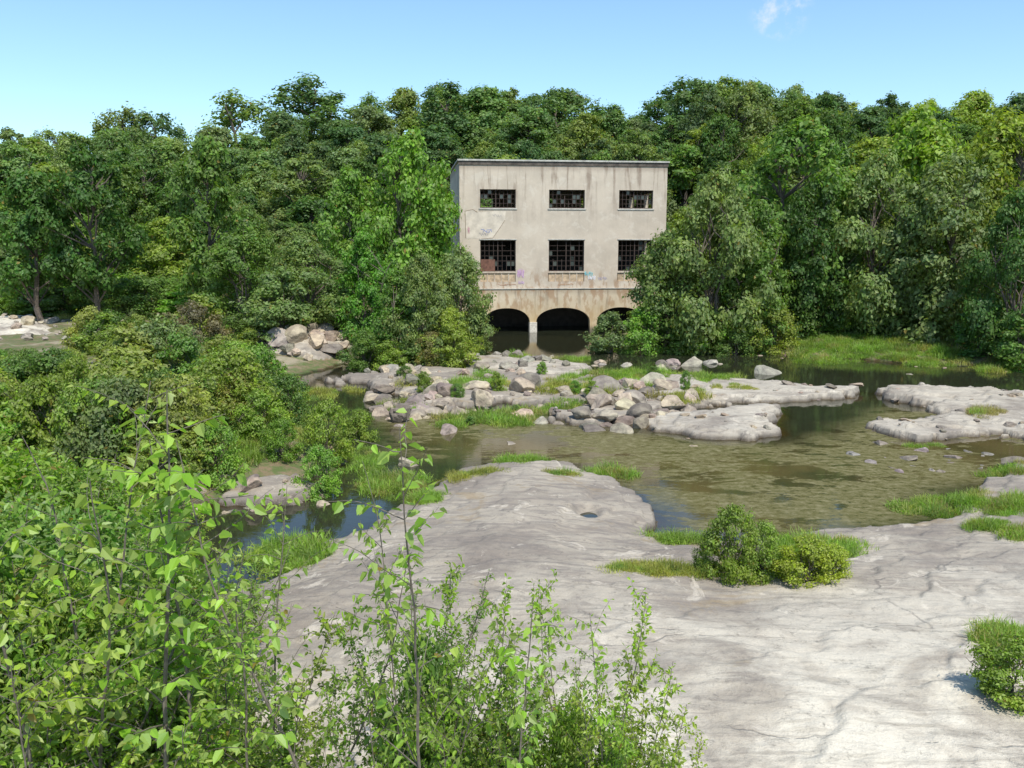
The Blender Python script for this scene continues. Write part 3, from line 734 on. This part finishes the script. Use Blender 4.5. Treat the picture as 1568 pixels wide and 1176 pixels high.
for i,(u,y,tv,c) in enumerate([(-60,10,700,ND),(60,11.5,745,ND),(150,9.5,790,NG),(260,12,790,NG),(330,9.5,900,NY),(20,8.5,850,NG),(200,8,930,NY),(110,8.,960,NG),
          (400,8.5,1010,NG),(500,8.,1090,NY),(300,8,1010,NG),(-20,13,720,NG),(170,14,740,ND),(320,14.5,830,NG),(60,14.5,700,NG),(620,9.2,805,ND),(690,8.6,850,NG),(600,8.0,980,NG),
          (740,8.3,960,NG),(850,8.2,960,NG),(915,8.4,870,NY),(960,8.,970,NY),(820,7.8,1040,NG),(1010,7.6,1060,NY),(1060,7.8,1110,NY),(690,7.7,1010,NG),(250,10,860,ND),(90,9.5,850,NG),
          (650,8.8,880,NG),(720,8.2,1000,NY),(890,8.,1000,NG),(290,9.2,900,NG),(140,16,690,NY),(20,17,660,NG),(240,17,750,NY)]):
    near('streamside_sapling',NS[i%4],(u-784)/FPX*y,y,tv,i*1.7,.9 if u<380 else .62,c)
for i,(u,y,tv,w_,c) in enumerate([(-20,11,790,1.0,ND),(110,12,800,1.0,ND),(230,11,870,.8,NG),(60,9,900,.8,NG),(180,8.8,980,.6,NG),
          (640,8.4,980,.45,ND),(880,8.0,1080,.4,NG),(-80,9,840,.9,ND),(90,15,720,1.0,NG),(210,16,780,.8,ND),(-60,15,690,1.1,NG)]):
    near('leafy_shrub',DN[i%2],(u-784)/FPX*y,y,tv,i*2.1,w_,c)
LB=(.20,.31,.05)
for k_,u,y,tv,rz,wd in [(0,205,7.2,590,.4,1.1),(1,545,7.6,560,2.1,.8),(2,330,7.6,780,3.4,.9),(1,60,8.2,560,4.4,.9),(1,925,8.,870,1.4,.6),(0,760,7.,900,5.4,.8),(2,100,8.5,640,1.,.9),
                        (1,420,8.2,740,5.,.8),(2,600,7.8,680,.8,.6),(0,300,8.,640,2.8,1.),(2,-20,7.5,620,2.,.9)]:
    near('large_leaf_sapling',BIG[k_],(u-784)/FPX*y,y,tv,rz,wd,LB,(0,.03))
# ---------------------------------------------------------------- light
el=math.radians(58);az=math.atan2(.42,-.9)  # sun direction in plan (x,y)
sd=Vector((math.sin(az)*math.cos(el),math.cos(az)*math.cos(el),math.sin(el)))
L=bpy.data.lights.new('sun','SUN');L.energy=5.0;L.angle=math.radians(.5);L.color=(1,.955,.865)
lo=bpy.data.objects.new('sun',L);scene.collection.objects.link(lo);lo.rotation_euler=sd.to_track_quat('Z','Y').to_euler()
w=NT('World',True);scene.world=w.m
sky=w.n('ShaderNodeTexSky',{'sky_type':'NISHITA','sun_disc':False,'sun_elevation':el,'sun_rotation':az,'altitude':50,'dust_density':.6,'ozone_density':1.2})
gn=w.mix(1.0,sky.outputs[0],(1.14,1.34,1.44),'MULTIPLY')
# one small wisp of cloud
gen=w.n('ShaderNodeTexCoord').outputs['Generated']
cd=Vector((.3027,1.0537,.264)).normalized()
dt=w.n('ShaderNodeVectorMath',{'operation':'DOT_PRODUCT'},i0=gen);dt.inputs[1].default_value=cd
wisp=w.math('MULTIPLY',w.mr(dt.outputs['Value'],.9994,.9999),w.mr(w.noise(gen,28,5,.6),.42,.62))
gn=w.mix(w.math('MULTIPLY',wisp,.7),gn,(6.2,6.4,6.6))
bg=w.n('ShaderNodeBackground',Color=gn,Strength=.15)
w.out(bg.outputs[0],'ShaderNodeOutputWorld')
cam=bpy.data.cameras.new('camera');co=bpy.data.objects.new('camera',cam);scene.collection.objects.link(co)
co.location=(0,0,CH);co.rotation_euler=(math.pi/2-PIT,0,0);cam.lens=36*FPX/1568;cam.clip_start=.1;cam.clip_end=3000
scene.camera=co
scene.view_settings.view_transform='Standard';scene.view_settings.look='None';scene.view_settings.exposure=0
print('objects',len(bpy.data.objects))
